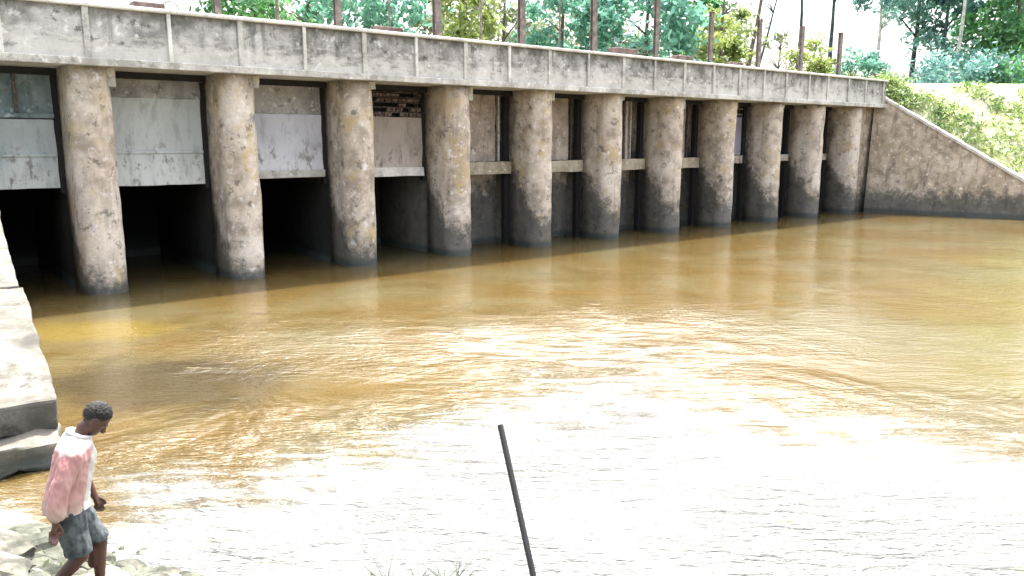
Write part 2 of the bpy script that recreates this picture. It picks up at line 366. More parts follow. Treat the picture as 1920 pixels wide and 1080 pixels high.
# fixed panels of the barrage above and behind the gates
a, b = bay(0)
f = MB().stz(a, b - .13, -1.2, -1.1, 4.02, 5.146).build('breast_panel', M['steel_blue'], bar)
for s in (a + .8, -1.72): MB().stz(s - .035, s + .035, -1.098, -1.03, 4.14, 5.14).build('panel_rib', M['slot'], f)
MB().stz(a, b - .13, -1.098, -1.02, 4.03, 4.13).build('panel_rib', M['steel_blue'], f)
a, b = bay(1); MB().stz(a, b - .12, -1.22, -1.08, 4.56, 5.146).build('breast_wall', M['greywall'], bar, bevel=.01, sub=3, rough=.02)
a, b = bay(2); MB().stz(a, b - .13, -1.25, -1.12, 4.25, 5.146).build('breast_wall', M['greywall'], bar, bevel=.01, sub=3, rough=.02)
a, b = bay(3)
m = MB(); rn = random.Random(5)
for r_ in range(6):
    z = 4.24 + r_ * .148; x = a - .1 + (r_ % 2) * .14
    while x < b - .16:
        l = rn.uniform(.2, .3)
        if rn.random() < (.9 if r_ < 1 else .62): m.stz(x, min(x + l, b - .13), -1.22 + rn.uniform(0, .02), -1.12 + rn.uniform(-.02, .03), z, z + (.085 if r_ > 1 else .11))
        x += l + .03
    m.stz(a, b - .13, -1.19, -1.145, z + .112, z + .132)
m.build('brick_lattice', M['brick'], bar)
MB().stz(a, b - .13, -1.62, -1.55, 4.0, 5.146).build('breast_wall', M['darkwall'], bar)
for i in (4, 5, 6, 7, 9, 10):
    a, b = bay(i); far = i > 8
    bl = [.40, .42, .62, .55][i - 4] if not far else .7
    MB().stz(a, b - (bl if not far else 1.0), -1.50, -1.35, 2.83, 5.146).build('breast_wall', M['inner'], bar, bevel=.01, sub=3, rough=.03)
    if not far:
        MB().stz(a, b, -1.25, -.98, 2.42, 2.83).build('cross_beam', M['beam'], bar, bevel=.02, sub=3, rough=.02)
        MB().stz(b - bl + .10, b - bl + .15, -1.42, -1.32, 2.84, 5.14).build('guide_rail', M['rail' if i % 2 == 0 else 'slot'], bar)
    else:
        MB().stz(a, b, -1.25, -1.05, 2.6, 2.9).build('cross_beam', M['inner'], bar, bevel=.02)
        for q in (.35, .8): MB().stz(b - q - .06, b - q, -1.4, -1.3, 2.9, 5.14).build('guide_rail', M['rail'], bar)
    if i in (6, 7):
        for q in (.9, 1.25): MB().stz(b - q - .05, b - q + .03, -1.34, -1.25, 2.84, 5.14).build('guide_rail', M['slot'], bar)
    MB().stz(a, b, -1.95, -1.8, -2, 2.5).build('lower_wall', M['inner'], bar, sub=3, rough=.04)
a, b = bay(8); MB().stz(a, b, -1.95, -1.8, -2, 2.8).build('lower_wall', M['inner'], bar)
MB().stz(a, b, -1.35, -1.1, 2.55, 2.88).build('cross_beam', M['inner'], bar)
for z in (4.62, 4.86): MB().stz(a, b - .13, -1.3, -1.2, z, z + .07).build('guide_rail', M['steel_blue'], bar)
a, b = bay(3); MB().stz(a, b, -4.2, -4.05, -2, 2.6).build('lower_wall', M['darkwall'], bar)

M['shade_bar'] = simple('shade_bar_black', (.012, .012, .013), .3, 6, .7)  # near-black colour for bars that stand in for shade
for i in range(0, 11):
    a, b = bay(i)
    MB().stz(a - .02, b + .02, -1.06, -.96, 4.99, 5.143).build('soffit_shade_bar', M['shade_bar'], bar)  # added bar draws the shadow line under the soffit
    MB().stz(b - .20 if i > 3 else b - .12, b - .01, -1.30, -1.10, -1.5 if i > 3 else 2.3, 4.985).build('slot_shade_bar', M['shade_bar'], bar)  # added bar draws the dark slot next to the pier
# hoist posts on the deck, one over each pier
GP = 'hoist posts standing on the barrage deck'
for k in range(0, 11):
    e = empty('hoist_post', '%s brown steel hoist post along the deck, counted from the left' % ORD[k], 'post', GP)
    s = k * PITCH - .42; c = W(s, -1.0, 5.72); e.location = c
    h = 2.95 if k > 6 else 3.4 + random.uniform(0, .2)
    w_ = [.16, .16, .17, .25, .22, .22, .17, .15, .16, .15, .17][k]
    m = MB(); A = Matrix.Rotation(-TH + math.pi / 2, 3, 'Z')
    for (cc, dd) in (((0, -.07, h / 2), (w_, .022, h)), ((0, .07, h / 2), (w_, .022, h)), ((0, 0, h / 2), (.022, .12, h))):
        m.box(A @ Vector(cc), dd, A)
    m.build('shaft', M['post'], e)
    MB().box((0, 0, .012), (.36, .30, .02), A).build('base_plate', M['rust'], e)
    MB().box(A @ Vector((0, 0, h + .012)), (w_ + .06, .22, .02), A).build('cap_plate', M['rust'], e)
# gate hoists: a gearbox on a pedestal with a rising spindle over each bay
GH = 'gate hoists on the deck between the posts'
for i in range(1, 11):
    a, b = bay(i); s = (a + b) / 2 + random.uniform(-.15, .15)
    e = empty('gate_hoist', 'rust brown gate hoist on the deck, %s from the left above the parapet' % ORD[i - 1], 'hoist', GH)
    e.location = W(s, -1.15, 5.72); A = Matrix.Rotation(-TH + math.pi / 2, 3, 'Z')
    hh = [1.05, .85, 1.05, .7, .8, 1.15, 1.1, 1.05, .95, .9][i - 1]; wd = random.uniform(.7, 1.3)
    MB().box(A @ Vector((0, 0, hh * .42)), (wd * .6, .35, hh * .84), A).build('pedestal', M['rust'], e, bevel=.02)
    g_ = MB().box(A @ Vector((0, 0, hh * .93)), (wd, .4, .24), A).build('gearbox', M['rust'], e, bevel=.04)
    ctr = A @ Vector((wd * .5 + .08, -.3, hh * .9)); m = MB()
    ring = [ctr + A @ Vector((math.cos(q) * .2, 0, math.sin(q) * .2)) for q in np.linspace(0, 2 * math.pi, 17)]
    m.tube(ring, .014, 6, False)
    for q in (0, 2.09, 4.19): m.tube([ctr, ctr + A @ Vector((math.cos(q) * .2, 0, math.sin(q) * .2))], .01, 6)
    m.build('hand_wheel', M['rust'], e)
    if i in (2, 3, 4, 5):
        MB().tube([A @ Vector((.1, 0, hh * .5)), A @ Vector((.1, 0, (2.9 if i < 6 else 1.9) + random.uniform(0, .3)))], .032 if i != 2 else .05, 8).build('spindle', M['post'], e)

# ------------------------------------------------------------------ right wing wall with sloping coping, embankment behind it
P0 = W(34.15, -.05); dirw = (Vector((23.238, 36.273, 0)) - Vector((18.2, 40.15, 0))).normalized()
P0 = Vector((17.75, 40.45, 0))
nrm = Vector((dirw.y, -dirw.x, 0))
if nrm.dot(Vector((0, 0, 0)) - P0) < 0: nrm = -nrm
def zc(d): return max(5.78 - .612 * d, .25) if d > .35 else 5.62
rw = empty('wing_wall', 'tan stained concrete wing wall sloping down at the right end of the barrage', 'retaining wall')
rw.location = P0
def rel(o, e): o.matrix_parent_inverse = Matrix.Translation(-e.location); return o
NXS = 40; m = MB(); vs = []; LEN = 11.0
for i in range(NXS + 1):
    d = i / NXS * LEN; zt = zc(d)
    for j in range(13):
        z = -2 + (zt + 2) * j / 12; q = P0 + dirw * d - nrm * (.10 * max(z, 0)) + nrm * .035 * mnoise.fractal(Vector((d * 1.3, z * 1.3, 4)), .8, 2, 4)
        vs.append((q.x, q.y, z))
    q = P0 + dirw * d - nrm * (.10 * zt + .6); vs.append((q.x, q.y, zt)); vs.append((q.x, q.y, -2))
L = 15; fs = [(i * L + j, (i + 1) * L + j, (i + 1) * L + j + 1, i * L + j + 1) for i in range(NXS) for j in range(L - 1)]
fs += [tuple(range(L)), tuple(NXS * L + j for j in range(L))]
rel(m.add(vs, fs).build('wall_face', M['wing'], rw, smooth=False), rw)
m = MB(); vs = []
for i in range(NXS + 1):
    d = i / NXS * LEN; zt = zc(d)
    for (o_, dz) in ((.06, .004), (.08, .15), (-.55, .17), (-.55, .004)):
        q = P0 + dirw * d + nrm * (o_ - .10 * zt); vs.append((q.x, q.y, zt + dz + .01 * math.sin(d * 7)))
fs = [(i * 4 + j, (i + 1) * 4 + j, (i + 1) * 4 + (j + 1) % 4, i * 4 + (j + 1) % 4) for i in range(NXS) for j in range(4)] + [(0, 1, 2, 3), (NXS * 4, NXS * 4 + 1, NXS * 4 + 2, NXS * 4 + 3)]
rel(m.add(vs, fs).build('coping', M['ledge'], rw), rw)
# embankment slope
toe = [P0 + dirw * d - nrm * (.10 * zc(d) + .5) + Vector((0, 0, zc(d) + .05)) for d in np.linspace(-.4, LEN, 30)]
last = toe[-1]; toe += [last + Vector((x, -x * .25, -.3 * (x > 0) - .01 * x)) for x in np.linspace(1.5, 45, 24)]
rid = []
for i, p in enumerate(toe):
    if i < 30:
        q = i / 29; rid.append(Vector((18.6 + 13 * q, 42.0 + 1.0 * q, 6.42)))
    else: rid.append(Vector((31.6 + (i - 29) * 2.1, 43.0 + (i - 29) * .05, 6.42)))
m = MB(); vs = []; NJ = 26
for i in range(len(toe)):
    for j in range(NJ + 1):
        q = j / NJ; p = toe[i].lerp(rid[i], q); b_ = math.sin(q * math.pi)
        p = p + Vector((0, 0, b_ * .35 + b_ * .22 * mnoise.fractal(Vector((p.x * .6, p.y * .6, 1)), .8, 2, 4)))
        vs.append(p)
    for (dy, z) in ((2.5, 6.36), (6.5, 6.0)): vs.append(rid[i] + Vector((0, dy, z - rid[i].z)))
L = NJ + 3; fs = [(i * L + j, (i + 1) * L + j, (i + 1) * L + j + 1, i * L + j + 1) for i in range(len(toe) - 1) for j in range(L - 1)]
tag(m.add(vs, fs).build('embankment', M['emb'], smooth=True), kind='structure')
EMB = (np.array([tuple(v) for v in toe]), np.array([tuple(v) for v in rid]))

# ------------------------------------------------------------------ leaves
def leaf_mesh(name, pts, sizes, mat, tint, parent=None, upbias=.3, rs=None, asp=.55):
    r_ = rs or rng; n = len(pts); pts = np.asarray(pts); sizes = np.asarray(sizes)
    a = r_.normal(size=(n, 3)); a /= np.linalg.norm(a, axis=1)[:, None]
    b = r_.normal(size=(n, 3)); b[:, 2] += upbias; b = np.cross(a, b); b /= np.linalg.norm(b, axis=1)[:, None] + 1e-9
    a = a * sizes[:, None]; b = b * sizes[:, None] * asp
    v = np.stack([pts - a, pts + b * .8 - a * .1, pts + a, pts - b * .8 + a * .1], 1).reshape(-1, 3)
    me = bpy.data.meshes.new(name); me.vertices.add(4 * n); me.vertices.foreach_set('co', v.ravel())
    me.loops.add(4 * n); me.loops.foreach_set('vertex_index', np.arange(4 * n)); me.polygons.add(n)
    me.polygons.foreach_set('loop_start', np.arange(n) * 4); me.update(calc_edges=True)
    at = me.attributes.new('tint', 'FLOAT', 'FACE'); at.data.foreach_set('value', np.clip(tint, 0, 1).astype(np.float32))
    me.materials.append(mat); o = bpy.data.objects.new(name, me); link(o, parent); return o
def clumps(c, R_, nclump, per, crad, r_, flat=1.0):
    """leaf points spread through irregular clumps inside an ellipsoid"""
    P = []; T = []
    for _ in range(nclump):
        d = r_.normal(size=3); d /= np.linalg.norm(d); q = r_.uniform(.35, 1.05) ** .6
        cc = np.array(c) + d * q * np.array(R_); rr = crad * r_.uniform(.6, 1.3); k = int(per * r_.uniform(.6, 1.4))
        pp = r_.normal(size=(k, 3)) * rr * .5 * np.array([1, 1, .7 * flat]); P.append(cc + pp); T.append(np.full(k, r_.uniform(.0, .8)) + r_.normal(size=k) * .18)
    return np.concatenate(P), np.concatenate(T)
GT = 'trees standing beyond the barrage'
def tree(px, Y, h, cz, cr, ch, mat, label, bark='bark', n=34, per=95, leaf=.26, lean=0, z0=6.15, tr=.16, seed=0, name='broadleaf_tree', limbs=7, group=GT, crad=None):
    r_ = np.random.default_rng(int(px * 7 + seed)); X = (px - 960) / 1525 * Y
    e = empty(name, label, 'tree', group); e.location = (X, Y, z0)
    top = np.array([lean, 0, h * .9]); m = MB(); pts = []; N_ = 9
    for i in range(N_):
        q = i / (N_ - 1); pts.append(Vector((top[0] * q ** 1.4 + .10 * math.sin(q * 9 + px) * h * .06, .05 * math.cos(q * 7 + px) * h * .06, top[2] * q)))
    m.tube([pts[0] - Vector((0, 0, .4))] + pts, [tr * 1.25] + [tr * (1 - .8 * i / (N_ - 1)) for i in range(N_)], 9)
    for k in range(limbs):
        q = r_.uniform(max(.25, (cz - ch) / h * .9), .92); p = pts[int(q * (N_ - 1))]; a = r_.uniform(0, 6.28); l = cr * r_.uniform(.5, .95)
        d = Vector((math.cos(a), math.sin(a), r_.uniform(.3, 1.1))) * l
        m.tube([p, p + d * .5 + Vector((0, 0, .08 * l)), p + d], [tr * .42, tr * .25, tr * .08], 6)
        for w_ in range(2):
            d2 = Vector((r_.normal(), r_.normal(), .6)) * l * .28; p2 = p + d * r_.uniform(.45, .8); m.tube([p2, p2 + d2], [tr * .16, tr * .04], 5)
    m.build('trunk', M[bark], e, smooth=True)
    if n:
        P, T = clumps((top[0] * .8, 0, cz), (cr, cr, ch), n, per, crad or max(.5, cr * .42), r_)
        leaf_mesh('crown', P, r_.uniform(.6, 1.2, len(P)) * leaf, M[mat], T, e, rs=r_)
    return e
tree(490, 43, 10, 5.6, 3.0, 3.6, 'lf_green', 'bright green tree above the parapet near the top left')
tree(590, 50, 12, 6.2, 2.4, 3.6, 'lf_teal', 'blue green tree showing between the first posts beside the bright green one', n=22)
tree(695, 46, 11, 5.6, 2.7, 4.0, 'lf_teal', 'blue green tree left of the white gap in the sky', n=24, bark='bark_pale')
tree(800, 62, 13, 6.5, 1.4, 3.0, 'lf_grey', 'sparse grey leaved tree at the right edge of the sky gap', n=10, per=60)
tree(872, 52, 11, 4.6, 2.1, 4.4, 'lf_yell', 'yellow green tree just right of the thickest dark post', n=26)
tree(945, 56, 12, 5.0, 2.6, 4.6, 'lf_grey', 'olive grey tree between the two thick middle posts', n=30)
tree(1052, 50, 11, 4.6, 2.3, 4.6, 'lf_teal', 'light teal tree left of the large dark teal tree', n=30)
tree(1098, 62, 13, 4.4, 1.4, 4.2, 'lf_grey', 'thin brownish tree with dull leaves beside the light teal tree', n=20, per=70)
tree(1208, 48, 10, 4.1, 2.9, 3.6, 'lf_teal', 'large dense teal tree above the middle of the barrage', n=40, per=95)
tree(1292, 56, 11, 5.0, 1.7, 4.0, 'lf_green', 'green tree touching the right side of the large teal tree', n=22)
tree(1345, 52, 9, 3.4, 1.9, 2.6, 'lf_yell', 'low yellow green tree where the white sky begins', n=22, per=70)
tree(1392, 58, 13, 11, 1.6, 1.8, 'lf_dteal', 'bare forked tree leaning right against the white sky', bark='bark', n=5, per=40, lean=1.6, tr=.2)
tree(1405, 66, 13, 11, 1.6, 1.8, 'lf_dteal', 'thin bare tree rising behind the forked one', bark='bark_blue', n=5, per=40, lean=2.6, tr=.13)
tree(1487, 60, 14, 12, 1.4, 2, 'lf_dteal', 'slim straight slate coloured tree in the open sky', bark='bark_blue', n=6, per=40, tr=.17, limbs=9)
tree(1548, 60, 12.5, 9.6, 1.5, 1.3, 'lf_dteal', 'tree with a single dark leaf clump high in the white sky', bark='bark_blue', n=9, per=80, tr=.2, lean=-.3)
tree(1452, 62, 6, 4.3, 1.6, 1.8, 'lf_grey', 'small leafless bush like tree with brown twigs under the open sky', bark='bark', n=4, per=30, tr=.10, limbs=16)
tree(1632, 56, 14, 9.0, 2.0, 4.0, 'lf_dteal', 'tall loose blue green tree at the left edge of the wood', bark='bark_pale', n=20, per=60, tr=.14)
tree(1700, 60, 14, 9.2, 2.6, 3.8, 'lf_dteal', 'spreading blue green tree with sky showing under its branches', bark='bark_blue', n=30, per=70, tr=.2, limbs=12)
tree(1755, 58, 15, 6.6, 2.4, 6.6, 'lf_dteal', 'dark slate green tree directly left of the pale trunk', bark='bark_blue', n=30, per=80)
tree(1782, 54, 15, 12, 1.4, 2.4, 'lf_dteal', 'tree with a straight pale trunk in front of the dark wood', bark='bark_pale', n=10, per=60, tr=.15, limbs=5)
tree(1825, 60, 15, 6.0, 2.6, 6.4, 'lf_teal', 'dense blue green tree just right of the pale trunk', n=36, per=85, bark='bark_blue')
tree(1885, 55, 15, 7.0, 2.9, 6.4, 'lf_green', 'bright green tree filling the top right corner', n=56, per=95)
tree(1960, 60, 15, 6.0, 3.0, 6.4, 'lf_green', 'green tree cut by the right edge of the view', n=60, per=90)
def shrub(px, Y, r0, h, mat, label, n=14, per=70, z0=6.15, leaf=.17, group='low bushes beyond the barrage', name='bush', X=None):
    r_ = np.random.default_rng(int(px * 3)); X = (px - 960) / 1525 * Y if X is None else X
    e = empty(name, label, 'bush', group); e.location = (X, Y, z0)
    m = MB()
    for k in range(5):
        a = r_.uniform(0, 6.28); m.tube([(0, 0, -.1), (math.cos(a) * r0 * .3, math.sin(a) * r0 * .3, h * .4), (math.cos(a) * r0 * .6, math.sin(a) * r0 * .6, h * .8)], [.04, .03, .01], 5)
    m.build('stem', M['bark'], e)
    P, T = clumps((0, 0, h * .5), (r0, r0, h * .5), n, per, r0 * .4, r_)
    leaf_mesh('foliage', P, r_.uniform(.6, 1.2, len(P)) * leaf, M[mat], T, e, rs=r_); return e
shrub(1505, 50, 1.5, 3.2, 'lf_yell', 'yellow green bush under the slim straight tree')
shrub(1540, 52, 1.2, 2.6, 'lf_yell', 'smaller yellow green bush beside the last but one post')
shrub(1605, 50, 1.6, 2.7, 'lf_teal', 'dark green bush left of the pale trunked tree by the end post', n=20)
shrub(1385, 54, 1.1, 2.0, 'lf_grey', 'dull olive bush at the foot of the forked tree')
shrub(1665, 56, 1.5, 1.4, 'lf_grey', 'low greyish bush just past the end of the barrage')
shrub(1718, 52, 1.5, 1.3, 'lf_dteal', 'low dark bush left of the pale trunk on the crest')
shrub(1800, 50, 2.6, 2.4, 'lf_dteal', 'wide dark green bush right of the pale trunk on the crest', n=34)
shrub(1870, 50, 2.4, 2.2, 'lf_green', 'green bush under the bright corner tree', n=34)
shrub(1925, 50, 2.2, 2.4, 'lf_dteal', 'dark bush at the right edge of the crest', n=30)
# a line of far pale trees closing the gaps low down
for (px, lab) in ((560, 'faint far olive tree behind the leftmost posts'), (840, 'faint far olive tree behind the thickest dark post'), (1000, 'faint far olive tree behind the two middle posts'), (1135, 'faint far olive tree left of the dense teal one'), (1330, 'faint far olive tree beside the open sky')):
    tree(px, 88, 12, 6.0, 4.2, 5.2, 'lf_grey', lab, n=34, per=80, leaf=.34, group='far olive trees')
# low bent iron frame at the end of the barrage
e = empty('railing_remnant', 'bent brown railing remnant at the right end of the deck', 'railing'); e.location = W(36.0, -.6, 5.9)
m = MB(); dd = D * .9
m.tube([(0, 0, 0), (0, 0, 1.0)], .045, 8); m.tube([dd, dd + Vector((0, 0, .7))], .04, 8); m.tube([Vector((0, 0, .95)), dd * .5 + Vector((0, 0, .98)), dd + Vector((0, 0, .66))], .03, 8); m.tube([dd * -1 + Vector((0, 0, .25)), dd * 2.4 + Vector((0, 0, .3))], .05, 8)
m.build('frame', M['rust'], e)

# weeds on the embankment
r_ = np.random.default_rng(3); P = []; T = []
te, ri = EMB
for _ in range(900):
    i = r_.integers(0, 52); q = r_.uniform(.03, .97); u = r_.uniform(); a = te[i] * (1 - u) + te[i + 1] * u; b = ri[i] * (1 - u) + ri[i + 1] * u
    c = a * (1 - q) + b * q; c[2] += math.sin(q * math.pi) * .35
    dens = mnoise.noise(Vector((c[0] * .45, c[1] * .45, 3))) + (c[0] - 23.5) * .07 - (q - .45) * .55
    if dens < -.08: continue
    k = r_.integers(18, 55); s_ = r_.uniform(.12, .42)
    P.append(c + np.abs(r_.normal(size=(k, 3))) * [0, 0, s_ * .6] + r_.normal(size=(k, 3)) * [s_, s_, .05]); T.append(np.full(k, r_.uniform(0, 1)) + r_.normal(size=k) * .2)
P = np.concatenate(P); T = np.concatenate(T)
tag(leaf_mesh('weeds', P, r_.uniform(.05, .13, len(P)), M['lf_bank'], T, rs=r_, upbias=1), 'sunlit yellow green weeds covering the embankment slope', 'weeds', kind='stuff')

# ------------------------------------------------------------------ left wing: bleached sloping slabs going down to the water
lw = empty('sloping_wing_wall', 'bleached sloping concrete training wall at the left edge, broken at its near end', 'retaining wall')
A0 = Vector((-10.85, 16.75, 0)); A1 = Vector((-5.14, 8.60, 0)); ld = (A1 - A0).normalized(); ln = Vector((ld.y, -ld.x, 0))
if ln.x > 0: ln = -ln            # points left, away from the river
LL = (A1 - A0).length
def zt(q): return 2.78 + (.66 - 2.78) * q
def slab(q0, q1, z_off0, z_off1, w0, w1, name, mat, rough=.04, bev=.03, over=0):
    m = MB(); a = A0 + ld * LL * q0; b = A0 + ld * LL * q1
    p = []
    for (zz0, zz1) in ((z_off0, z_off0), (z_off1, z_off1)):
        p += [a + ln * w0 + Vector((0, 0, zt(q0) + zz0)), b + ln * w0 + Vector((0, 0, zt(q1) + zz1)), b + ln * w1 + Vector((0, 0, zt(q1) + zz1)), a + ln * w1 + Vector((0, 0, zt(q0) + zz0))]
    m.hexa(p); return rel(m.build(name, mat, lw, bevel=bev, sub=5, rough=rough * .9), lw)
slab(-.35, .28, -.32, .02, 0, 2.6, 'coping_slab', M['bright']); slab(.283, .64, -.32, .0, .02, 2.6, 'coping_slab', M['bright']); slab(.643, 1.0, -.36, -.01, -.03, 2.6, 'coping_slab', M['bright'], .035)
slab(-.35, .97, -3.2, -.34, .12, 2.4, 'wall_body', M['inner'], .03)
c = A1 + ld * .15
for (dx, z, sx, sy, sz, mt) in ((.42, .16, .95, .6, .34, 'wing'), (1.45, .30, .8, .6, .34, 'bright')):
    q = c + ln * dx; rel(MB().box((q.x, q.y, z), (sx, sy, sz), Matrix.Rotation(math.atan2(ld.y, ld.x) + math.pi / 2, 3, 'Z')).build('footing_block', M[mt], lw, bevel=.05, sub=4, rough=.12, smooth=True), lw)
# a fill behind the wall, left of the frame
vs = []
pts = [A0 - ld * 6, A0, A0 + ld * LL * .5, A1, Vector((-4.6, 7.1, 0))]
m = MB()
zz = [5.5, 2.7, 1.6, .55, -.2]
for p, z in zip(pts, zz):
    q = p + ln * 2.2; vs.append((q.x, q.y, z)); q = p + ln * 6; vs.append((q.x, q.y, z + 1.8)); q = p + ln * 30; vs.append((q.x, q.y, max(z, 3) + 2.6))
fs = [(i * 3 + j, (i + 1) * 3 + j, (i + 1) * 3 + j + 1, i * 3 + j + 1) for i in range(4) for j in range(2)]
tag(m.add(vs, fs).build('left_bank', M['soil'], sub=4, rough=.12), kind='structure')

# ------------------------------------------------------------------ near bank (mostly below the frame)
def gz(x, y):
    yl = 5.62 + 1.0 / (1 + math.exp((x + 3.45) * 3.5)) + .12 * math.sin(x * 1.7)   # shoreline
    base = (yl - y) * (.42 if y > 1.2 else .42)
    z = min(base, 1.9 - .02 * abs(x)) if base > 0 else base * .6
    return z + .05 * mnoise.fractal(Vector((x * 1.2, y * 1.2, 0)), .8, 2, 4)
m = MB(); vs = []; nx, ny = 130, 70
for j in range(ny + 1):
    for i in range(nx + 1):
        x = -16 + 36 * i / nx; y = -8 + 17 * j / ny; vs.append((x, y, gz(x, y)))
fs = [(j * (nx + 1) + i, j * (nx + 1) + i + 1, (j + 1) * (nx + 1) + i + 1, (j + 1) * (nx + 1) + i) for j in range(ny) for i in range(nx)]
tag(m.add(vs, fs).build('near_bank', M['soil'], smooth=True), kind='structure')
def stone_mb(c, r, sq, sd):
    bm = bmesh.new(); bmesh.ops.create_icosphere(bm, subdivisions=2 + (r > .13), radius=1); vs = []
    for v in bm.verts:
        d = v.co.copy(); k = 1 + .42 * mnoise.fractal(d * 1.3 + Vector((sd, 0, 0)), .7, 2, 3)
        k = min(k, 1.0) + .06 * mnoise.fractal(d * 5 + Vector((sd, 3, 0)), .7, 2, 3); vs.append(Vector((d.x * sq[0], d.y * sq[1], d.z * sq[2])) * r * k + Vector(c))
    fs = [tuple(v.index for v in f.verts) for f in bm.faces]; bm.free(); return MB().add(vs, fs)
def stone(x, y, r, sq, mat, label, sd):
    c = Vector((x, y, gz(x, y) + r * sq[2] * .35)); o = stone_mb((0, 0, 0), r, sq, sd).build('stone', M[mat], smooth=False); o.location = c
    return tag(o, label, 'stone', 'larger stones of the near bank')
stone(-3.95, 6.15, .26, (1.5, 1, .6), 'rock2', 'mossy green stone at the water edge behind the boy', 3)
stone(-4.15, 5.6, .34, (1.5, .9, .5), 'rock', 'large pale slab stone at the bottom left corner', 8)
stone(-3.45, 5.95, .20, (1.2, 1, .7), 'rock2', 'dark mossy stone touching the back of the boy\'s shorts', 13)
stone(-3.75, 5.15, .28, (1.4, 1, .45), 'rock', 'flat cream stone beside the boy\'s rear foot', 21)
stone(-2.72, 5.55, .15, (1.2, 1, .6), 'rock', 'small pale stone in front of the boy\'s knee', 27)
stone(-4.45, 6.7, .22, (1.6, 1, .5), 'rock2', 'greenish stone wading in the water at the left edge', 33)
m = MB(); m2 = MB(); r_ = random.Random(4)
for k in range(1300):
    x = r_.uniform(-5.2, -2.45); y = r_.uniform(4.3, 7.0)
    if gz(x, y) < -.06: continue
    r = .025 + .11 * r_.random() ** 2.2; mb = stone_mb((x, y, gz(x, y) + r * .2), r, (r_.uniform(.9, 1.5), 1, r_.uniform(.5, .8)), k)
    m.cur = k % 2; m.add(mb.v, mb.f)
tag(m.build('rubble', [M['rock'], M['rock2']]), 'pale and mossy broken rubble around the boy\'s feet', 'rubble', kind='stuff')
P = []; T = []; r2 = np.random.default_rng(9)
for k in range(150):
    x = r2.uniform(-5.2, 1.2); y = r2.uniform(5.1, 6.7)
    z = gz(x, y)
    if z < -.12 or (x > -3.3 and not (-1.5 < x < -.2)): continue
    q = r2.integers(10, 26); P.append(np.array([x, y, z]) + np.abs(r2.normal(size=(q, 3))) * [0, 0, .05] + r2.normal(size=(q, 3)) * [.07, .07, .02]); T.append(np.full(q, r2.uniform(0, .6)))
P = np.concatenate(P); T = np.concatenate(T)
tag(leaf_mesh('weeds', P, r2.uniform(.02, .05, len(P)), M['lf_grey'], T, rs=r2), 'greyish weeds at the near water edge', 'weeds', kind='stuff')
def tuft(x, y, h, label, sd):
    r_ = random.Random(sd); m = MB()
    for k in range(26):
        a = r_.uniform(0, 6.28); l = h * r_.uniform(.5, 1); p = Vector((r_.uniform(-.1, .1), r_.uniform(-.06, .06), -.05)); d = Vector((math.cos(a) * .35, math.sin(a) * .35, 1)) * l
        m.tube([p, p + d * .6, p + d + Vector((math.cos(a), math.sin(a), -.2)) * l * .2], [.006, .005, .001], 4)
    o = m.build('reed_tuft', M['lf_grey']); o.location = (x, y, gz(x, y)); return tag(o, label, 'grass tuft', 'grass tufts at the bottom edge')
tuft(-.52, 5.83, .42, 'grey green grass tuft at the bottom edge left of the iron rod', 1)
tuft(-1.0, 5.86, .36, 'shorter grass tuft at the bottom edge, nearer the boy', 2)
tuft(-.75, 5.95, .26, 'lowest grass tuft at the bottom edge between the two others', 3)

# iron rod
rd = MB().tube([Vector((-.0616, 4.0, 2.035)), Vector((.1045, 3.6, 1.406)), Vector((.26, 3.26, .86))], .0155, 12).build('iron_rod', M['rod'])
tag(rd, 'black iron rod leaning in the near bank in front of the white glare', 'rod')

# ------------------------------------------------------------------ the boy
HD = R(62); BX, BY = -2.95, 5.02; BZ = gz(BX, BY)
FW = Vector((math.sin(HD), math.cos(HD), 0)); LF = Vector((-math.cos(HD), math.sin(HD), 0))
def L_(f, l, z): return FW * f + LF * l + Vector((0, 0, z))     # forward, left, up
def capsule(mb, p0, r0, p1, r1, n=14, fl=1.0, axis=None):
    p0, p1 = Vector(p0), Vector(p1); d = (p1 - p0).normalized(); a = (axis or Vector((0, 0, 1))) ; a = (a - d * a.dot(d))
    if a.length < .05: a = Vector((1, .1, 0)) - d * Vector((1, .1, 0)).dot(d)
    a.normalize(); b = d.cross(a); L = (p1 - p0).length; rings = []
    for q in np.linspace(-math.pi / 2, 0, 5)[1:]: rings.append((p0 + d * math.sin(q) * r0, r0 * math.cos(q)))
    for q in (.25, .5, .75): rings.append((p0.lerp(p1, q), r0 + (r1 - r0) * q))
    for q in np.linspace(0, math.pi / 2, 5)[:-1]: rings.append((p1 + d * math.sin(q) * r1, r1 * math.cos(q)))
    vs = [p0 - d * r0]
    for (c, r) in rings:
        for k in range(n): t_ = 2 * math.pi * k / n; vs.append(c + a * math.cos(t_) * r * fl + b * math.sin(t_) * r)
    vs.append(p1 + d * r1); fs = []
    for k in range(n): fs.append((0, 1 + (k + 1) % n, 1 + k))
    for i in range(len(rings) - 1):
        for k in range(n): fs.append((1 + i * n + k, 1 + i * n + (k + 1) % n, 1 + (i + 1) * n + (k + 1) % n, 1 + (i + 1) * n + k))
    e = len(vs) - 1; o_ = 1 + (len(rings) - 1) * n
    for k in range(n): fs.append((o_ + k, o_ + (k + 1) % n, e))
    mb.add(vs, fs)
